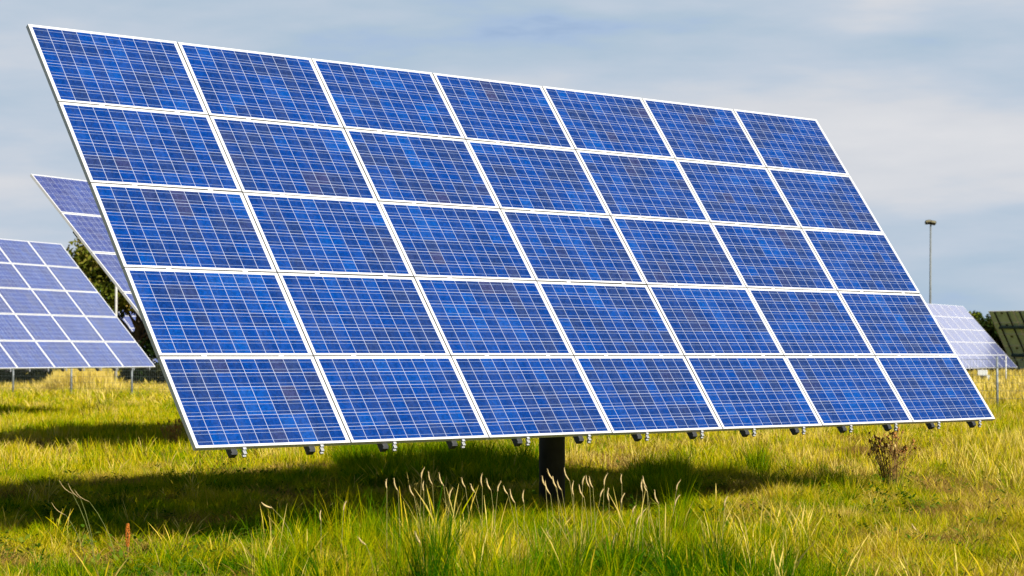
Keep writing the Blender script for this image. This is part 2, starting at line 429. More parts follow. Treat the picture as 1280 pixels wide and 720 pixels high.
def solar_array(corner, az, tilt, label, post_back=0.35, group='tracking solar arrays in the meadow', post_r=0.14):
    """corner: world position of the lower left glass corner; az: heading of the rows from +Y; tilt from level."""
    az, tilt = R(az), R(tilt)
    r = Vector((math.sin(az), math.cos(az), 0)); b = Vector((-math.cos(az), math.sin(az), 0))
    ct, st = math.cos(tilt), math.sin(tilt)
    v = b * ct + Vector((0, 0, st)); w = r.cross(v)
    cen = Vector(corner) + r * (NC * PW / 2) + v * (NR * PH / 2)
    base = cen - w * post_back
    zg = 0
    root = empty('solar_array', (base.x, base.y, zg), math.pi / 2 - az)
    tag(root, label, 'solar array', group)
    inv = root.matrix_basis.inverted()
    if True:
        inv = (Matrix.Translation(root.location) @ Matrix.Rotation(math.pi / 2 - az, 4, 'Z')).inverted()
    P0 = inv @ Vector(corner)
    lu, lv = Vector((1, 0, 0)), Vector((0, ct, st)); lw = Vector((0, -st, ct))

    def put(o, u, vv, ww=0.0):
        o.location = P0 + lu * u + lv * vv + lw * ww; o.rotation_euler = (tilt, 0, 0); return o
    rnd = random.Random(int(abs(corner[0] * 100)))
    for j in range(NR):
        for i in range(NC):
            p = put(mesh_obj('solar_panel', MESH['glass' if Vector(corner).length < 25 else 'glass_violet'], None, root), i * PW + 0.007, j * PH + 0.007)
            # tiny mounting tolerances so that neighbouring panes mirror slightly different sky
            p.rotation_euler = (tilt + R(rnd.uniform(-.12, .12)), R(rnd.uniform(-.12, .12)), 0)
            mesh_obj('frame', MESH['frame'], None, p)
            jb = mesh_obj('junction_box', MESH['jbox'], None, p); jb.location = (MW / 2, MH * 0.80, 0)
    for i in range(NC):
        for q in (0.25, 0.75):
            rl = put(mesh_obj('rail', MESH['rail'], None, root), (i + q) * PW, 0)
            mesh_obj('end_clamp', MESH['clamp'], None, rl)
            if Vector(corner).length < 45:
                for k in range(1, NR): mesh_obj('mid_clamp', MESH['mid'], None, rl).location = (0, k * PH, 0)
    for fr_ in (0.26, 0.74):
        bm = bmesh.new(); box(bm, 0.34, NC * PW - 0.34, -0.07, 0.07, -0.235, -0.108); bevel(bm, 0.008, 1)
        put(mesh_obj('cross_beam', bm, 'beam', root), 0, NR * PH * fr_)
    # head frame that carries the two beams, then tube and post
    bm = bmesh.new()
    for s in (-0.55, 0.55): box(bm, s - 0.05, s + 0.05, -NR * PH * 0.26, NR * PH * 0.26, -0.36, -0.238)
    box(bm, -0.50, 0.50, -0.06, 0.06, -0.355, -0.243); bevel(bm, 0.006, 1)
    put(mesh_obj('head_frame', bm, 'post', root), NC * PW / 2, NR * PH / 2)
    pz = (P0 + lu * (NC * PW / 2) + lv * (NR * PH / 2) - lw * 0.42)
    bm = bmesh.new(); tube(bm, [(pz.x - 0.45, pz.y, pz.z), (pz.x + 0.45, pz.y, pz.z)], 0.11, 20)
    mesh_obj('tilt_bearing', bm, 'post', root)
    bm = bmesh.new()
    tube(bm, [(pz.x, pz.y, -0.3), (pz.x, pz.y, pz.z - 0.02)], post_r, 32)
    tube(bm, [(pz.x, pz.y, pz.z * 0.78), (pz.x, pz.y, pz.z * 0.78 + 0.05)], post_r + 0.05, 32)
    mesh_obj('post', bm, 'post', root)
    bm = bmesh.new(); box(bm, pz.x - 0.30, pz.x + 0.30, pz.y - 0.30, pz.y + 0.30, -0.05, 0.03)
    for sx in (-1, 1):
        for sy in (-1, 1): tube(bm, [(pz.x + sx * 0.24, pz.y + sy * 0.24, 0.03), (pz.x + sx * 0.24, pz.y + sy * 0.24, 0.09)], 0.015, 6)
    mesh_obj('base_plate', bm, 'alu_grey', root)
    return root


def corner_from_right(px, py, depth, az, f=2679.0):
    """lower right corner seen at a photo pixel -> lower left corner in the world"""
    X = (px - 640) / f * depth; Z = EYE + (443.3 - py) / f * depth
    a = R(az)
    return (X - math.sin(a) * NC * PW, depth - math.cos(a) * NC * PW, Z)


def corner_from_top_left(px, py, depth, az, tilt, f=2679.0):
    X = (px - 640) / f * depth; Z = EYE + (443.3 - py) / f * depth
    a, t = R(az), R(tilt); h = NR * PH
    return (X + math.cos(a) * math.cos(t) * h, depth - math.sin(a) * math.cos(t) * h, Z - math.sin(t) * h)


solar_array((-2.624, 17.793, EYE - 0.7835), 46.43, 54.85,
            'large blue solar array in the foreground, thirty-five panels tilted on one dark post')
solar_array(corner_from_top_left(37, 217, 36.5, 26.0, 46.6), 26.0, 46.6,
            'partly hidden solar array whose upper left corner shows beside the big foreground array')
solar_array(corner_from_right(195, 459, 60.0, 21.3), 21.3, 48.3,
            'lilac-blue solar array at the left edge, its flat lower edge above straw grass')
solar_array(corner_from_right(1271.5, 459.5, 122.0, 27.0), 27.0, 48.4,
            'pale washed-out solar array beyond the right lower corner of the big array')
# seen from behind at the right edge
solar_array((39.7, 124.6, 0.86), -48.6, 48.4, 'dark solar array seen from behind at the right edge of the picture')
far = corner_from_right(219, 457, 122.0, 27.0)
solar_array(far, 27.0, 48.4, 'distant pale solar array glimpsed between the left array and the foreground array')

# ------------------------------------------------------------------ cabinet, masts, posts, fence
def px_to_xy(px, depth): return ((px - 640) / 2679.0 * depth, depth)


cx, cy = px_to_xy(1228, 112)
cab = empty('control_cabinet', (cx, cy, 0), R(-10)); tag(cab, 'small white and dark control cabinet on legs under the pale far array', 'cabinet')
bm = bmesh.new(); box(bm, -0.26, 0.24, -0.12, 0.14, 0.62, 0.92); bevel(bm, 0.01, 1); mesh_obj('upper_box', bm, 'cabinet', cab)
bm = bmesh.new(); box(bm, -0.22, 0.18, -0.14, 0.12, 0.30, 0.61); bevel(bm, 0.01, 1); mesh_obj('lower_box', bm, 'black', cab)
bm = bmesh.new(); box(bm, 0.19, 0.36, -0.15, 0.13, 0.28, 0.66); bevel(bm, 0.01, 1); mesh_obj('side_box', bm, 'cabinet', cab)
for sx in (-0.17, 0.13):
    bm = bmesh.new(); tube(bm, [(sx, 0, -0.1), (sx, 0, 0.30)], 0.025, 8); mesh_obj('leg', bm, 'alu_grey', cab)


def light_mast(px, depth, h, label, mat, rad, lean=0.0, rz=0.0):
    x, y = px_to_xy(px, depth)
    m = empty('light_mast', (x, y, 0), rz); tag(m, label, 'light mast', 'tall floodlight masts')
    bm = bmesh.new(); tube(bm, [(0, 0, -0.2), (lean * .5, 0, h * .5), (lean, 0, h)], [rad * 1.25, rad, rad * 0.75], 12); mesh_obj('pole', bm, mat, m)
    bm = bmesh.new(); tube(bm, [(lean - 0.22, 0, h), (lean + 0.16, 0, h + 0.03)], 0.035, 8); mesh_obj('cross_arm', bm, 'lamp', m)
    for s, z in ((-0.17, 0.04), (0.12, 0.0)):
        bm = bmesh.new(); box(bm, -0.17, 0.17, -0.16, 0.16, -0.09, 0.09); bevel(bm, 0.05, 3)
        hd = mesh_obj('lamp_head', bm, 'lamp', m); hd.location = (lean + s, -0.06, h + z + 0.06); hd.rotation_euler = (R(-20), R(-8 if s < 0 else 12), 0)
        bm = bmesh.new(); box(bm, -0.13, 0.13, -0.165, -0.161, -0.06, 0.06); mesh_obj('lens', bm, 'lens', hd)
    return m


light_mast(1162, 125, 9.35, 'tall thin grey light mast with twin dark lamp heads against the sky', 'mast', 0.065, 0.10)
light_mast(145, 100, 9.2, 'pale mast behind the left array, its top hidden by the big foreground array', 'ppost', 0.06)

x, y = px_to_xy(1257, 105)
pp = bpy.data.objects.new('marker_post', None); COL.objects.link(pp); pp.location = (x, y, 0)
tag(pp, 'slender pale post standing in straw grass behind the right fence post', 'post')
bm = bmesh.new(); tube(bm, [(0, 0, -0.2), (0, 0, 1.68)], 0.032, 8); mesh_obj('shaft', bm, 'ppost', pp)
bm = bmesh.new(); tube(bm, [(0, 0, 1.681), (0, 0, 1.71)], [0.045, 0.03], 8); mesh_obj('cap', bm, 'alu_grey', pp)

FA, FB = Vector((-27.7, 96.0, 0)), Vector((18.4, 67.2, 0))
FA = Vector(px_to_xy(17, 91.5) + (0,)) ; FB = Vector(px_to_xy(1246, 69.0) + (0,))
fd = (FB - FA).normalized(); FL = (FB - FA).length
fence = empty('wire_fence', (FA.x, FA.y, 0), math.atan2(fd.y, fd.x))
tag(fence, 'low see-through wire mesh fence on thin grey posts crossing behind the arrays', 'fence')
npost = 14; sp = FL / (npost - 1)
pm = None
for k in range(-3, npost + 4):
    if pm is None:
        bm = bmesh.new(); tube(bm, [(0, 0, -0.2), (0, 0, 1.64)], 0.042, 8); tube(bm, [(0, 0, 1.641), (0, 0, 1.665)], [0.05, 0.03], 8)
        p = mesh_obj('post', bm, 'fpost', fence); pm = p.data
    else:
        p = mesh_obj('post', pm, None, fence)
    p.location = (k * sp, 0, 0)
bm = bmesh.new(); XA, XB = -3 * sp, (npost + 3) * sp
for z in np.arange(0.06, 1.62, 0.25): box(bm, XA, XB, -0.038, -0.031, z, z + 0.009)
xx = XA
while xx < XB:
    box(bm, xx, xx + 0.004, -0.0305, -0.0265, 0.03, 1.6); xx += 0.10
mesh_obj('wire_mesh', bm, 'wire', fence)

# ------------------------------------------------------------------ trees and shrubs
def leaf_mesh(name, centres, radii, n, size, rnd, flat=1.0):
    """many small rhombic leaves scattered through the volume of uneven clumps"""
    rng = np.random.default_rng(rnd)
    k = rng.integers(0, len(centres), n)
    c = np.array(centres)[k]; rr = np.array(radii)[k][:, None]
    d = rng.normal(size=(n, 3)); d /= np.linalg.norm(d, axis=1)[:, None]
    pos = c + d * rr * (rng.random((n, 1)) ** 0.45) * np.array([1, 1, flat])
    a = rng.normal(size=(n, 3)); a /= np.linalg.norm(a, axis=1)[:, None]
    b = np.cross(a, rng.normal(size=(n, 3))); b /= np.linalg.norm(b, axis=1)[:, None]
    s = size * (0.6 + 0.8 * rng.random((n, 1)))
    V = np.stack([pos - a * s, pos + b * s * 0.5, pos + a * s, pos - b * s * 0.5], 1).reshape(-1, 3)
    me = bpy.data.meshes.new(name)
    me.vertices.add(4 * n); me.vertices.foreach_set('co', V.ravel())
    me.loops.add(4 * n); me.loops.foreach_set('vertex_index', np.arange(4 * n, dtype=np.int32))
    me.polygons.add(n); me.polygons.foreach_set('loop_start', np.arange(0, 4 * n, 4, dtype=np.int32))
    me.polygons.foreach_set('loop_total', np.full(n, 4, dtype=np.int32)); me.update(calc_edges=True)
    clump_t = rng.random(len(centres))
    t = np.clip(0.62 * clump_t[k] + 0.45 * rng.random(n) - 0.05, 0, 1)
    at = me.attributes.new('tint', 'FLOAT', 'POINT'); at.data.foreach_set('value', np.repeat(t, 4).astype(np.float32))
    return me


def tree(name, x, y, h, rad, label, seed, mat='leaf', cat='tree', group=None, n=22000, leaf=0.11, base=0.15, nclump=70):
    rnd = random.Random(seed)
    root = empty(name, (x, y, 0), rnd.uniform(0, 6)); tag(root, label, cat, group)
    cs, rs = [], []
    for i in range(nclump):
        t = rnd.random() ** 0.9
        z = h * (base + (0.97 - base) * t)
        env = rad * (math.sin(math.pi * min(1, 0.22 + 0.78 * t)) ** 0.6 + 0.10) * rnd.uniform(0.75, 1.1)
        a = rnd.uniform(0, 2 * math.pi); q = math.sqrt(rnd.random()) * env
        cs.append((q * math.cos(a), q * math.sin(a), z - 0.3)); rs.append(rnd.uniform(0.16, 0.32) * rad)
    bm = bmesh.new()
    tube(bm, [(0, 0, -0.3), (0.05 * rad, 0, h * 0.3), (-0.03 * rad, 0.04 * rad, h * 0.65), (0, 0, h * 0.92)], [h * 0.026, h * 0.02, h * 0.011, h * 0.003], 10)
    for c, r_ in list(zip(cs, rs))[:26]:
        z0 = max(0.12 * h, c[2] - 0.30 * h * rnd.uniform(0.5, 1))
        m = Vector((c[0] * .5, c[1] * .5, (z0 + c[2]) / 2 + 0.02 * h))
        tube(bm, [(0, 0, z0), m, c], [h * 0.009, h * 0.006, h * 0.002], 6, cap=False)
    mesh_obj('trunk', bm, 'bark', root)
    mesh_obj('crown', leaf_mesh('crown', cs, rs, n, leaf, seed), mat, root)
    return root


X = lambda px, d: px_to_xy(px, d)[0]
tree('leafy_tree', X(176, 106), 106, 8.4, 4.2, 'tall leafy olive-green tree between the left array and the foreground array', 11, n=30000, leaf=0.12, base=0.50, nclump=90)
tree('leafy_tree', X(1216, 165), 165, 5.2, 1.5, 'small rounded tree poking above the sloping edge of the pale far array', 12, n=9000, leaf=0.13, group='dark trees behind the right arrays')
tree('leafy_tree', X(1238, 160), 160, 4.6, 2.6, 'dark low tree between the pale array and the dark array', 13, 'leaf_dark', n=16000, leaf=0.13, group='dark trees behind the right arrays')
tree('leafy_tree', X(1272, 162), 162, 4.2, 3.0, 'dark bushy tree behind the dark array at the right edge', 14, 'leaf_dark', n=14000, leaf=0.13, group='dark trees behind the right arrays')
sh = [(-8, 113, 3.4, 1.9, 'dark shrub at the far left edge behind the fence'),
      (38, 112, 3.0, 2.0, 'dark green shrub behind the fence under the left array'),
      (84, 114, 2.6, 1.7, 'lighter green shrub behind the fence, left of the straw grass clump'),
      (183, 108, 3.5, 1.5, 'dark green shrub behind the fence just left of the foreground array'),
      (212, 106, 3.2, 1.8, 'olive shrub half hidden by the left edge of the foreground array')]
for i, (px, d, h, r_, lb) in enumerate(sh):
    tree('shrub', X(px, d), d, h, r_, lb, 30 + i, 'leaf_dark', 'shrub', 'shrubs behind the fence', n=12000, leaf=0.09, base=0.02, nclump=50)


def hedge():
    rnd = random.Random(5); cs, rs = [], []
    for k in range(900):
        x = rnd.uniform(-70, 75); h = 1.6 + 0.9 * fnoise(x, 0, 0.13, 4) + 0.5 * fnoise(x, 0, 0.5, 6)
        cs.append((x, 178 + rnd.uniform(-2, 2), rnd.uniform(0.1, max(0.4, h)))); rs.append(rnd.uniform(0.5, 1.0))
    o = mesh_obj('hedgerow', leaf_mesh('hedgerow', cs, rs, 60000, 0.16, 5), 'leaf_dark')
    tag(o, 'far dark hedgerow along the end of the meadow', 'hedgerow', kind='stuff')


hedge()

# ------------------------------------------------------------------ grass
SRC = bpy.data.collections.new('grass_sources')      # not linked to the scene: only a source for the scatter


def herb(name, seed, nl, size, h):
    """low broad-leaved weed: a loose rosette of oval leaves on short stalks"""
    rng = np.random.default_rng(seed); V, F, T = [], [], []
    for i in range(nl):
        a = rng.uniform(0, 6.283); r0 = rng.uniform(.01, .09); z = rng.uniform(.25, 1) * h
        d = np.array([math.cos(a), math.sin(a), rng.uniform(-.3, .8)]); d /= np.linalg.norm(d)
        sd = np.cross(d, [0, 0, 1.0]); sd /= np.linalg.norm(sd); p = np.array([r0 * math.cos(a), r0 * math.sin(a), z])
        l = size * rng.uniform(.6, 1.2); w = l * rng.uniform(.22, .36); tt = rng.random()
        up = np.cross(sd, d); b0 = len(V)
        for q, ww, dz in ((0, .1, 0), (.3, .9, .02), (.65, .8, .0), (1, .05, -.12)):
            c = p + d * l * q + up * dz * l
            V += [tuple(c - sd * w * ww), tuple(c + sd * w * ww)]; T += [tt, tt]
        for q in range(3): F.append((b0 + 2 * q, b0 + 2 * q + 1, b0 + 2 * q + 3, b0 + 2 * q + 2))
        b0 = len(V); V += [(0, 0, 0), (.004, 0, 0), tuple(p)]; T += [tt] * 3; F.append((b0, b0 + 1, b0 + 2))
    me = bpy.data.meshes.new(name); me.from_pydata(V, [], F)
    at = me.attributes.new('tint', 'FLOAT', 'POINT'); at.data.foreach_set('value', np.array(T, dtype=np.float32))
    me.materials.append(M['herb'])
    return bpy.data.objects.new(name, me)


def tuft(name, seed, nb, hmin, hmax, spread, width, lean, plume=0.0, mat='grass', fan=0.9):
    rng = np.random.default_rng(seed)
    V, F, T = [], [], []
    for i in range(nb):
        a = rng.uniform(0, 2 * math.pi); r0 = spread * math.sqrt(rng.random())
        bx, by = r0 * math.cos(a), r0 * math.sin(a)
        h = rng.uniform(hmin, hmax); dr = a + rng.normal(0, fan)
        ln = h * lean * rng.uniform(0.2, 1.3); w = width * rng.uniform(0.6, 1.2)
        fa = rng.uniform(0, math.pi); wx, wy = math.cos(fa) * w, math.sin(fa) * w
        tt = rng.random(); isp = rng.random() < plume
        segs = 4
        droop = rng.uniform(0, 0.35) * lean
        b0 = len(V)
        for s in range(segs + 1):
            t = s / segs
            px = bx + math.cos(dr) * ln * t ** 1.8; py = by + math.sin(dr) * ln * t ** 1.8
            pz = h * (t - droop * t ** 3)
            if isp: ww = 0.3 if t < 0.7 else (0.95 if t < 0.9 else 0.2)
            else: ww = (1 - t) ** 0.7 * 0.5 + 0.02 if t > 0.3 else 0.5
            V.append((px - wx * ww, py - wy * ww, pz)); V.append((px + wx * ww, py + wy * ww, pz))
            tv = tt + 0.12 * t + (0.35 if isp else 0)
            T += [tv, tv]
            if s:
                q = b0 + 2 * s; F.append((q - 2, q - 1, q + 1, q))
    me = bpy.data.meshes.new(name); me.from_pydata(V, [], F)
    at = me.attributes.new('tint', 'FLOAT', 'POINT'); at.data.foreach_set('value', np.array(T, dtype=np.float32))
    me.materials.append(M[mat])
    o = bpy.data.objects.new(name, me)
    return o


KINDS = {}
def kind_coll(name, specs):
    c = bpy.data.collections.new(name)
    for k, s in enumerate(specs):
        c.objects.link((herb if name == 'herb' else tuft)('%s_%d' % (name, k), *s))
    KINDS[name] = (c, len(specs))


kind_coll('short', [(k, 52, 0.05, 0.19, 0.13, 0.0066, 0.75) for k in range(5)])
kind_coll('lush', [(10 + k, 85, 0.12, (0.50, 0.42, 0.46, 0.36)[k % 4], 0.065, 0.0058, (0.45, 0.7, 0.9, 1.2)[k % 4], 0.02, 'grass', 0.45) for k in range(8)])
kind_coll('straw', [(20 + k, 24, 0.25, 0.70, 0.09, 0.0055, 0.30, 0.5) for k in range(5)])
kind_coll('herb', [(50 + k, 13, 0.060, 0.16) for k in range(5)])
kind_coll('thatch', [(60 + k, 60, 0.03, 0.13, 0.17, 0.0060, 1.6, 0.0, 'thatch') for k in range(4)])
kind_coll('coarse', [(30 + k, 34, 0.10, 0.27, 0.28, 0.018, 0.6) for k in range(5)])
kind_coll('coarse_straw', [(40 + k, 26, 0.35, 0.95, 0.30, 0.018, 0.22, 0.3) for k in range(4)])


def scatter(name, kind, pts, label):
    """pts: list of (x, y, z, rz, scale, zscale, tone)"""
    me = bpy.data.meshes.new(name); n = len(pts); A = np.array(pts, dtype=np.float32)
    me.vertices.add(n); me.vertices.foreach_set('co', A[:, :3].ravel())
    rot = np.zeros((n, 3), np.float32); rot[:, 2] = A[:, 3]
    rng = np.random.default_rng(3); rot[:, :2] = rng.normal(0, 0.06, (n, 2))
    a = me.attributes.new('rot', 'FLOAT_VECTOR', 'POINT'); a.data.foreach_set('vector', rot.ravel())
    s = np.stack([A[:, 4], A[:, 4], A[:, 5]], 1)
    a = me.attributes.new('scl', 'FLOAT_VECTOR', 'POINT'); a.data.foreach_set('vector', s.ravel())
    a = me.attributes.new('tone', 'FLOAT', 'POINT'); a.data.foreach_set('value', A[:, 6].copy())
    c, cnt = KINDS[kind]
    a = me.attributes.new('pick', 'INT', 'POINT'); a.data.foreach_set('value', rng.integers(0, cnt, n).astype(np.int32))
    o = bpy.data.objects.new(name, me); COL.objects.link(o)
    me.materials.append(M['grass'])
    ng = bpy.data.node_groups.new(name, 'GeometryNodeTree')
    ng.interface.new_socket('Geometry', in_out='INPUT', socket_type='NodeSocketGeometry')
    ng.interface.new_socket('Geometry', in_out='OUTPUT', socket_type='NodeSocketGeometry')
    N, L = ng.nodes, ng.links
    gi, go = N.new('NodeGroupInput'), N.new('NodeGroupOutput')
    m2p = N.new('GeometryNodeMeshToPoints'); L.new(gi.outputs[0], m2p.inputs[0])
    iop = N.new('GeometryNodeInstanceOnPoints'); L.new(m2p.outputs[0], iop.inputs['Points'])
    ci = N.new('GeometryNodeCollectionInfo'); ci.inputs['Collection'].default_value = c
    ci.inputs['Separate Children'].default_value = True; ci.inputs['Reset Children'].default_value = True
    L.new(ci.outputs[0], iop.inputs['Instance']); iop.inputs['Pick Instance'].default_value = True

    def att(nm, t):
        x = N.new('GeometryNodeInputNamedAttribute'); x.data_type = t; x.inputs[0].default_value = nm; return x.outputs[0]
    L.new(att('pick', 'INT'), iop.inputs['Instance Index'])
    L.new(att('rot', 'FLOAT_VECTOR'), iop.inputs['Rotation'])
    L.new(att('scl', 'FLOAT_VECTOR'), iop.inputs['Scale'])
    L.new(iop.outputs[0], go.inputs[0])
    md = o.modifiers.new('scatter', 'NODES'); md.node_group = ng
    tag(o, label, 'grass', kind='stuff')
    return o


def sstep(a, b, x):
    t = min(1.0, max(0.0, (x - a) / (b - a))); return t * t * (3 - 2 * t)


rnd = random.Random(77)
short, lush, straw, coarse, cstraw = [], [], [], [], []


def lushness(x, y):
    """tall clumps in the front centre, lower turf elsewhere"""
    px = 640 + x / y * 2679
    front = sstep(19.6, 18.2, y)
    mid = sstep(270, 370, px) * sstep(1120, 960, px)
    return front * mid


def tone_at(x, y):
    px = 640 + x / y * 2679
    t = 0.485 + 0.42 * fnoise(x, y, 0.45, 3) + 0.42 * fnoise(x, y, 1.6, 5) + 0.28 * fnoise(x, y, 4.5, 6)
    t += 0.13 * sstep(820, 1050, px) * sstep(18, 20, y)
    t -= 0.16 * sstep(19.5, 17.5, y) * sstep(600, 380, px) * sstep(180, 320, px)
    t += 0.07 * sstep(23, 30, y) - 0.14 * sstep(18.5, 20, y) * sstep(27, 24, y) * sstep(520, 380, px)  # second term paints greener, darker grass into the array's shadow at left
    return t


def wedge(y0, y1, dens, half=0.34):
    n = int(dens * half * (y1 * y1 - y0 * y0))
    for _ in range(n):
        y = math.sqrt(rnd.uniform(y0 * y0, y1 * y1)); x = rnd.uniform(-half, half) * y
        yield x, y


for x, y in wedge(13.0, 31.0, 70):
    lf = lushness(x, y); h = 0.95 + 1.2 * fnoise(x, y, 0.8, 7) + 0.9 * fnoise(x, y, 2.2, 8)
    if fnoise(x, y, 0.75, 44) + .5 * fnoise(x, y, 2.6, 45) > .18 and rnd.random() < .6: continue
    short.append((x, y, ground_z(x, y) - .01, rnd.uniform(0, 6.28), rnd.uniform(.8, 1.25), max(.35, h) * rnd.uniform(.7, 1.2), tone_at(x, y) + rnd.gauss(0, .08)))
herbs, thatch = [], []
for x, y in wedge(13.0, 31.0, 46):
    lf = lushness(x, y); k = fnoise(x, y, 1.5, 11) + 0.45 * fnoise(x, y, 4.0, 12); kb = fnoise(x, y, 0.55, 14)
    px = 640 + x / y * 2679
    pr = 0.04 + 0.80 * lf * sstep(-.22, .10, k) + (0.9 * sstep(.12, .32, k) * sstep(-.15, .15, kb)) * (1 - lf)
    if rnd.random() < pr * 0.50:
        sc = (0.42 + 0.60 * lf) * (0.88 + 1.15 * k) + 0.25 * max(0, k) * (1 - lf)
        if lf < .3 and y < 22 and px < 330: sc *= 0.75
        green = fnoise(x, y, 1.1, 19)
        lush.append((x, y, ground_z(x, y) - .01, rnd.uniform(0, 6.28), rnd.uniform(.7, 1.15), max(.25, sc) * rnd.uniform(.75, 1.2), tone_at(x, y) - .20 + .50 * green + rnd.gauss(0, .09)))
for x, y in wedge(13.0, 31.0, 9):
    k = fnoise(x, y, 1.3, 41)
    if k > -.05: herbs.append((x, y, ground_z(x, y) - .005, rnd.uniform(0, 6.28), rnd.uniform(.7, 1.4), rnd.uniform(.6, 1.5), .5 + .8 * fnoise(x, y, .9, 42)))
for x, y in wedge(13.0, 42.0, 30):
    k = fnoise(x, y, 0.75, 44) + .5 * fnoise(x, y, 2.6, 45); px = 640 + x / y * 2679
    if k > .10 - .16 * sstep(780, 1050, px): thatch.append((x, y, ground_z(x, y), rnd.uniform(0, 6.28), rnd.uniform(.9, 1.6), rnd.uniform(1.0, 2.0), .60 + .6 * fnoise(x, y, 1.9, 46) + rnd.gauss(0, .12)))
# rank growth in the shade behind the big array
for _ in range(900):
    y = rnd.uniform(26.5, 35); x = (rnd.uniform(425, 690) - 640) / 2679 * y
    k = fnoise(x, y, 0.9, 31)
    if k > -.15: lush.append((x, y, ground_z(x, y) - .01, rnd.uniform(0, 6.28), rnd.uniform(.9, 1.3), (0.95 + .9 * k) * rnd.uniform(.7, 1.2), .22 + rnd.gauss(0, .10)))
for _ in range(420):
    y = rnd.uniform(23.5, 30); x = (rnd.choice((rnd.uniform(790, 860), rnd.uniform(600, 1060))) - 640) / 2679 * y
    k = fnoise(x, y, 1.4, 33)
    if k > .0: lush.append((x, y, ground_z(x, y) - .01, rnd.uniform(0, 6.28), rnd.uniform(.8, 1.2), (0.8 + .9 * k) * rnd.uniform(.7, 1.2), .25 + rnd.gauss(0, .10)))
for x, y in wedge(14.0, 40.0, 9):
    lf = lushness(x, y); k = fnoise(x, y, 0.5, 15) + 0.4 * fnoise(x, y, 1.7, 16)
    px = 640 + x / y * 2679
    right = sstep(1150, 1250, px) * sstep(24, 28, y)
    if rnd.random() < 0.07 + 0.26 * lf * (1 + k) + 0.9 * max(0, k - .15) + right:
        sc = 0.55 + 0.35 * lf + 0.3 * right
        straw.append((x, y, ground_z(x, y) - .01, rnd.uniform(0, 6.28), rnd.uniform(.7, 1.2), sc * rnd.uniform(.6, 1.15), .66 + rnd.gauss(0, .14)))
for x, y in wedge(29.0, 70.0, 17):
    h = 1 + 1.2 * fnoise(x, y, 0.5, 7) + 0.9 * fnoise(x, y, 1.4, 8)
    if fnoise(x, y, 1.3, 51) + .4 * fnoise(x, y, 3.1, 52) > .30: continue
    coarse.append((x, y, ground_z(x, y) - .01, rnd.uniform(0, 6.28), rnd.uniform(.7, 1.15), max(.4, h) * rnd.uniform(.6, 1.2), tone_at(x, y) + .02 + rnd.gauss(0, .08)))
for x, y in wedge(70.0, 180.0, 2.6, 0.30):
    h = 1 + 0.9 * fnoise(x, y, 0.2, 7)
    coarse.append((x, y, -.01, rnd.uniform(0, 6.28), rnd.uniform(1.3, 2.4), max(.5, h) * rnd.uniform(.7, 1.5), tone_at(x, y) + .10 + rnd.gauss(0, .08)))
# uncut straw behind the fence line and scattered before it
for x, y in wedge(60.0, 150.0, 3.4, 0.30):
    s = (Vector((x, y, 0)) - FA).cross(fd).z        # < 0 behind the fence
    behind = sstep(0.5, 3.0, -s)
    k = fnoise(x, y, 0.12, 21); px = 640 + x / y * 2679
    bump = max(sstep(45, 85, px) * sstep(165, 130, px), 0.6 * sstep(1150, 1250, px))
    if rnd.random() < behind * (0.75 + 0.6 * k) + 0.02:
        cstraw.append((x, y, -.01, rnd.uniform(0, 6.28), rnd.uniform(.8, 1.5), (0.30 + 0.22 * behind + 0.50 * bump) * (1 + .4 * k) * rnd.uniform(.6, 1.1), .80 + rnd.gauss(0, .08)))
for _ in range(900):
    y = rnd.uniform(95, 106); x = (rnd.uniform(52, 150) - 640) / 2679 * y
    px = 640 + x / y * 2679; e = sstep(50, 80, px) * sstep(152, 125, px)
    cstraw.append((x, y, -.01, rnd.uniform(0, 6.28), rnd.uniform(.6, 1.0), (.35 + .85 * e) * rnd.uniform(.75, 1.1), .86 + rnd.gauss(0, .07)))
# the meadow goes on outside the picture
def fill(y0, y1, half, inner, dens, sc):
    for _ in range(int(dens * half * (y1 * y1 - y0 * y0))):
        y = math.sqrt(rnd.uniform(y0 * y0, y1 * y1)); x = rnd.uniform(-half, half) * y
        if abs(x) < inner * y: continue
        coarse.append((x, y, ground_z(x, y) - .01, rnd.uniform(0, 6.28), sc * rnd.uniform(.7, 1.15), max(.5, 1 + 1.1 * fnoise(x, y, 0.5, 7)) * rnd.uniform(.7, 1.2), tone_at(x, y) + .05 + rnd.gauss(0, .08)))


fill(13, 70, 1.1, 0.335, 7, 1.2)
fill(70, 170, 0.8, 0.295, 1.6, 2.0)
for _ in range(9000):
    x, y = rnd.uniform(-16, 16), rnd.uniform(-3, 13.2)
    coarse.append((x, y, ground_z(x, y) - .01, rnd.uniform(0, 6.28), rnd.uniform(.6, 1.0), rnd.uniform(.5, 1.0), tone_at(x, max(y, 8)) + rnd.gauss(0, .08)))
scatter('turf_grass', 'short', short, 'short yellow-green turf grass covering the meadow')
scatter('tall_grass', 'lush', lush, 'tall lush green grass clumps in the foreground')
scatter('low_weeds', 'herb', herbs, 'low broad-leaved weeds among the turf')
scatter('dead_thatch', 'thatch', thatch, 'brown dead grass patches between the green clumps')
scatter('straw_grass', 'straw', straw, 'dry straw-coloured seeding grass among the green')
scatter('meadow_grass', 'coarse', coarse, 'yellow-green meadow grass stretching to the fence')
scatter('dry_grass', 'coarse_straw', cstraw, 'tall straw-coloured dry grass beyond the fence')
print('GRASS', len(short), len(lush), len(straw), len(coarse), len(cstraw))

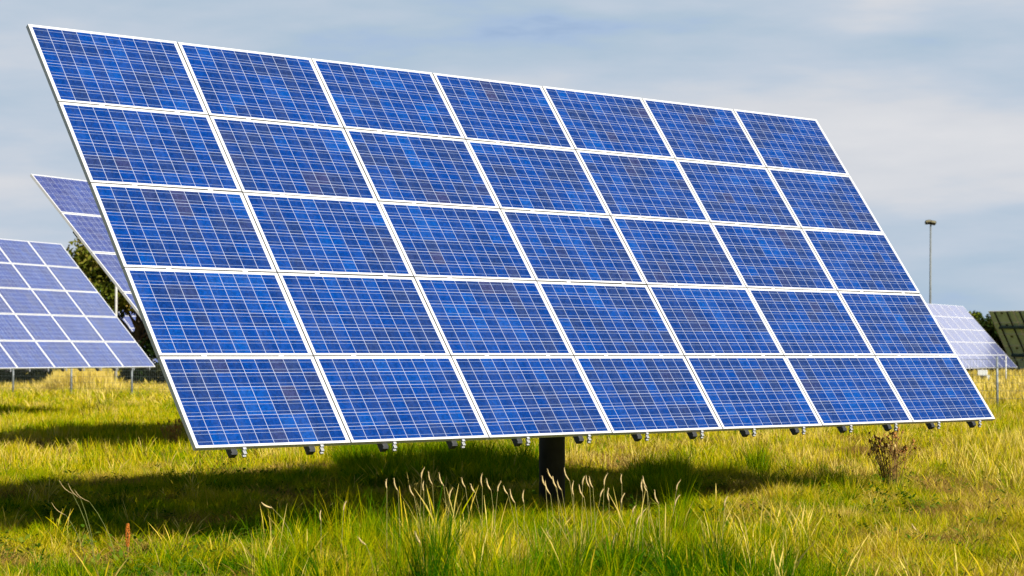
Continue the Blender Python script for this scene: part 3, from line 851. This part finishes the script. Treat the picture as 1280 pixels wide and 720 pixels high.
# ------------------------------------------------------------------ single stalks and weeds
def head_mesh(bm, base, d, length, rad, rnd_):
    """fluffy spike: tapered core with short bristles"""
    d = Vector(d).normalized(); base = Vector(base)
    side = d.cross(Vector((0.3, 1, 0.1))).normalized()
    pts = [base + d * length * t + side * (length * 0.12 * math.sin(math.pi * t)) for t in (0, .2, .45, .7, .9, 1)]
    tube(bm, pts, [rad * .3, rad * .8, rad, rad * .8, rad * .45, rad * .1], 7)
    for _ in range(46):
        t = rnd_.uniform(0.02, 0.98); p = base + d * length * t + side * (length * 0.12 * math.sin(math.pi * t))
        a = Vector((rnd_.gauss(0, 1), rnd_.gauss(0, 1), rnd_.gauss(0, 1))); a = (a - d * a.dot(d)).normalized()
        q = p + a * rad * 1.6 + d * rad * 2.2; wv = d.cross(a) * rad * 0.16
        bm.faces.new([bm.verts.new(p + wv), bm.verts.new(p - wv), bm.verts.new(q)])


def stalk(px, top_y, depth, label, group, seed, lean=None, hl=0.10, hr=0.0070, bend=0.3):
    rn = random.Random(seed); x, y = px_to_xy(px, depth)
    h = EYE - (top_y - 443.3) / 2679 * depth
    lean = rn.uniform(-.10, .06) if lean is None else lean
    root = empty('grass_stalk', (x - lean, y, 0)); tag(root, label, 'grass stalk', group)
    hs = h - hl * 0.8
    bm = bmesh.new(); pts = []
    for i in range(7):
        t = i / 6; pts.append((lean * t ** (1 + bend * 2), rn.uniform(-.004, .004), -0.02 + (hs + .02) * t))
    tube(bm, pts, [.0028, .0026, .0024, .0022, .002, .0018, .0014], 5); mesh_obj('stem', bm, 'stem', root)
    d = Vector(pts[-1]) - Vector(pts[-2]); d.normalize(); d.x += (lean / abs(lean or 1)) * bend * 0.8; d.z = abs(d.z) * (1 if bend < 1 else .35)
    bm = bmesh.new(); head_mesh(bm, pts[-1], d, hl, hr, rn); mesh_obj('seed_head', bm, 'seed', root)
    # one narrow leaf
    bm = bmesh.new(); t = rn.uniform(.3, .5); s = rn.choice((-1, 1)); z0 = hs * t; x0 = lean * t ** (1 + bend * 2)
    L_ = []
    for i in range(5):
        q = i / 4; w = .004 * (1 - q) + .0004
        L_.append((bm.verts.new((x0 + s * .10 * q, -w, z0 + .14 * q - .06 * q * q)), bm.verts.new((x0 + s * .10 * q, w, z0 + .14 * q - .06 * q * q))))
    for i in range(4): bm.faces.new((L_[i][0], L_[i][1], L_[i + 1][1], L_[i + 1][0]))
    mesh_obj('leaf', bm, 'greenstem', root)
    return root


ORD = ['first', 'second', 'third', 'fourth', 'fifth', 'sixth', 'seventh', 'eighth', 'ninth', 'tenth', 'eleventh', 'twelfth', 'thirteenth', 'fourteenth', 'fifteenth', 'sixteenth', 'seventeenth']
SETS = [('left of the dark post', 100, .10, [(484, 601, .0), (498, 600, -.02), (518, 608, -.06), (527, 587, .02), (530, 604, .0), (541, 592, -.02), (555, 594, -.05), (562, 612, .02),
                                  (582, 599, -.05), (594, 606, -.09), (603, 595, .0), (614, 600, -.05), (622, 604, .04), (635, 608, -.09), (644, 614, -.04), (655, 616, .0)]),
        ('in front of the dark post', 130, .11, [(682, 597, -.03), (688, 603, -.05), (692, 587, -.12), (696, 597, -.04), (702, 602, -.07), (712, 586, -.06), (717, 605, .0)]),
        ('right of the dark post', 150, .10, [(728, 597, .01), (730, 608, -.05), (737, 597, -.02), (741, 598, -.03), (750, 612, .07), (755, 594, .02), (761, 613, .0), (776, 618, .04), (777, 595, .0), (790, 632, .07),
                                  (800, 637, .05), (803, 602, .0), (808, 598, -.03), (809, 605, -.05), (823, 615, -.01), (843, 620, .07), (845, 602, .06)])]
for where, sd0, hl_, lst in SETS:
    for i, (px, ty, ln) in enumerate(sorted(lst)):
        how = 'upright' if abs(ln) < .03 else ('left-leaning' if ln < 0 else 'right-leaning')
        stalk(px, ty, 17.3 + (i * 37 % 11) * .17, '%s %s seed-headed stalk, %s from left of those %s' % ('tall' if ty < 600 else 'shorter', how, ORD[i], where),
              'pale seed stalks ' + where, sd0 + i, ln, hl_ * (0.8 + .05 * (i * 7 % 9)))
stalk(341, 622, 17.3, 'single drooping seed head on a bent stalk, left of the green clump', None, 201, -.20, .10, .008, 0.9)
stalk(458, 670, 16.6, 'seed head low in the grass below the green clump', None, 202, -.06, .08, .009, .6)
stalk(526, 667, 16.6, 'broad cream seed head low in the foreground grass', None, 203, -.04, .09, .012, .3)
for i, (px, ty, ln, lb) in enumerate([(795, 645, .05, 'right-leaning pale seed head rising from the green foreground, right of the post'), (905, 622, .03, 'short pale seed head at the right end of the tall foreground grass'),
                                      (690, 662, -.06, 'cream seed head in the foreground grass, below the post'), (766, 668, .02, 'upright cream seed head low in the foreground, below right of the post'),
                                      (402, 640, .0, 'thin upright seed head above the green clump left of centre'), (430, 628, .02, 'thin upright seed head behind the green clump, left of centre')]):
    stalk(px, ty, 16.9 + .15 * i, lb, None, 240 + i, ln, .09, .007)
stalk(1144, 655, 18.0, 'lone pale seed head among the low grass at the right', None, 204, -.04, .06, .008, .5)
# the loose airy group of tall stalks at the left
for i, (px, ty, ln, lb) in enumerate([(92, 597, -.18, 'tallest of the airy green grass stalks in the left shade'),
                                      (102, 603, -.12, 'airy green grass stalk beside the tallest one in the left shade'),
                                      (113, 607, -.22, 'airy green grass stalk leaning left from the group of three'),
                                      (84, 624, -.16, 'short airy grass stalk at the left of the group')]):
    s = stalk(px, ty, 17.2 + .1 * i, lb, 'airy stalks in the left shade', 220 + i, ln, .16, .0022, .5)
    for c in children(s):
        if c.name.startswith('stem'): c.data.materials[0] = M['greenstem']


def thistle(px, depth, h, rad, label, seed, nheads, nst=16):
    rn = random.Random(seed); x, y = px_to_xy(px, depth)
    root = empty('dried_thistle', (x, y, 0)); tag(root, label, 'thistle', 'dried thistles')
    st = bmesh.new(); lf = bmesh.new(); ends = []
    for i in range(nst):
        a = rn.uniform(0, 6.28); r0 = rad * math.sqrt(rn.random()); hh = h * rn.uniform(.62, 1.0)
        tip = Vector((r0 * math.cos(a), r0 * math.sin(a) * .7, hh)); midp = Vector((tip.x * .55, tip.y * .55, hh * .5))
        tube(st, [(tip.x * .25, tip.y * .25, -.02), midp, tip], [.006, .0045, .003], 5); ends.append(tip)
        for q in range(4):
            t = rn.uniform(.3, .95); p = Vector((tip.x * .25, tip.y * .25, 0)).lerp(midp, t * 2) if t < .5 else midp.lerp(tip, t * 2 - 1)
            e = p + Vector((rn.gauss(0, .05), rn.gauss(0, .05), rn.uniform(.04, .12))); tube(st, [p, e], [.0028, .0018], 4)
            if t > .6: ends.append(e)
            for _ in range(2):
                l = Vector((rn.gauss(0, 1), rn.gauss(0, 1), rn.gauss(0, .5))).normalized() * rn.uniform(.03, .08); w = l.cross(Vector((0, 0, 1))).normalized() * .007
                lf.faces.new([lf.verts.new(p), lf.verts.new(p + l * .5 + w), lf.verts.new(p + l + Vector((0, 0, -.015))), lf.verts.new(p + l * .5 - w)])
    mesh_obj('stems', st, 'thistle', root); mesh_obj('leaves', lf, 'thistle_head', root)
    hm = bmesh.new(); rr = random.Random(4)
    tube(hm, [(0, 0, -.016), (0, 0, -.008), (0, 0, .006), (0, 0, .014)], [.004, .011, .012, .007], 8)
    for _ in range(26):
        a = rr.uniform(0, 6.28); t = rr.uniform(.2, .9); q = Vector((math.cos(a) * .016 * t, math.sin(a) * .016 * t, .030)); w = Vector((-math.sin(a), math.cos(a), 0)) * .0016
        b = Vector((math.cos(a) * .007, math.sin(a) * .007, .012)); hm.faces.new([hm.verts.new(b - w), hm.verts.new(b + w), hm.verts.new(q)])
    me = bpy.data.meshes.new('flower_head'); hm.to_mesh(me); hm.free(); me.materials.append(M['thistle_head']); me2 = me.copy(); me2.materials[0] = M['down']
    rn.shuffle(ends)
    for e in ends[:nheads]:
        o = mesh_obj('flower_head', me2 if rn.random() < .22 else me, None, root); o.location = e; o.scale = (rn.uniform(.9, 1.5),) * 3
        o.rotation_euler = (rn.gauss(0, .5), rn.gauss(0, .5), rn.uniform(0, 6.28))


thistle(1114, 27.0, 0.80, .33, 'brown dried thistle standing in the grass below the right part of the big array', 301, 70, 34)
thistle(216, 38.0, 0.62, .24, 'brown dried thistle just left of the foreground array beside its lower corner', 302, 34, 20)

x, y = px_to_xy(161, 17.6)
dk = empty('dock_spike', (x, y, 0)); tag(dk, 'rust-brown dock seed spike standing in the shade near the lower left', 'dock plant')
bm = bmesh.new(); tube(bm, [(0, 0, -.02), (.005, 0, .15), (0, 0, .30)], [.006, .005, .003], 6); mesh_obj('stem', bm, 'thistle', dk)
bm = bmesh.new(); rn = random.Random(9)
for _ in range(260):
    z = rn.uniform(.16, .345); rr = .013 * math.sin(math.pi * min(1, (z - .14) / .22)) + .004; a = rn.uniform(0, 6.28)
    p = Vector((rr * math.cos(a), rr * math.sin(a), z)); bmesh.ops.create_icosphere(bm, subdivisions=1, radius=rn.uniform(.003, .006), matrix=Matrix.Translation(p))
mesh_obj('seed_spike', bm, 'rust', dk)
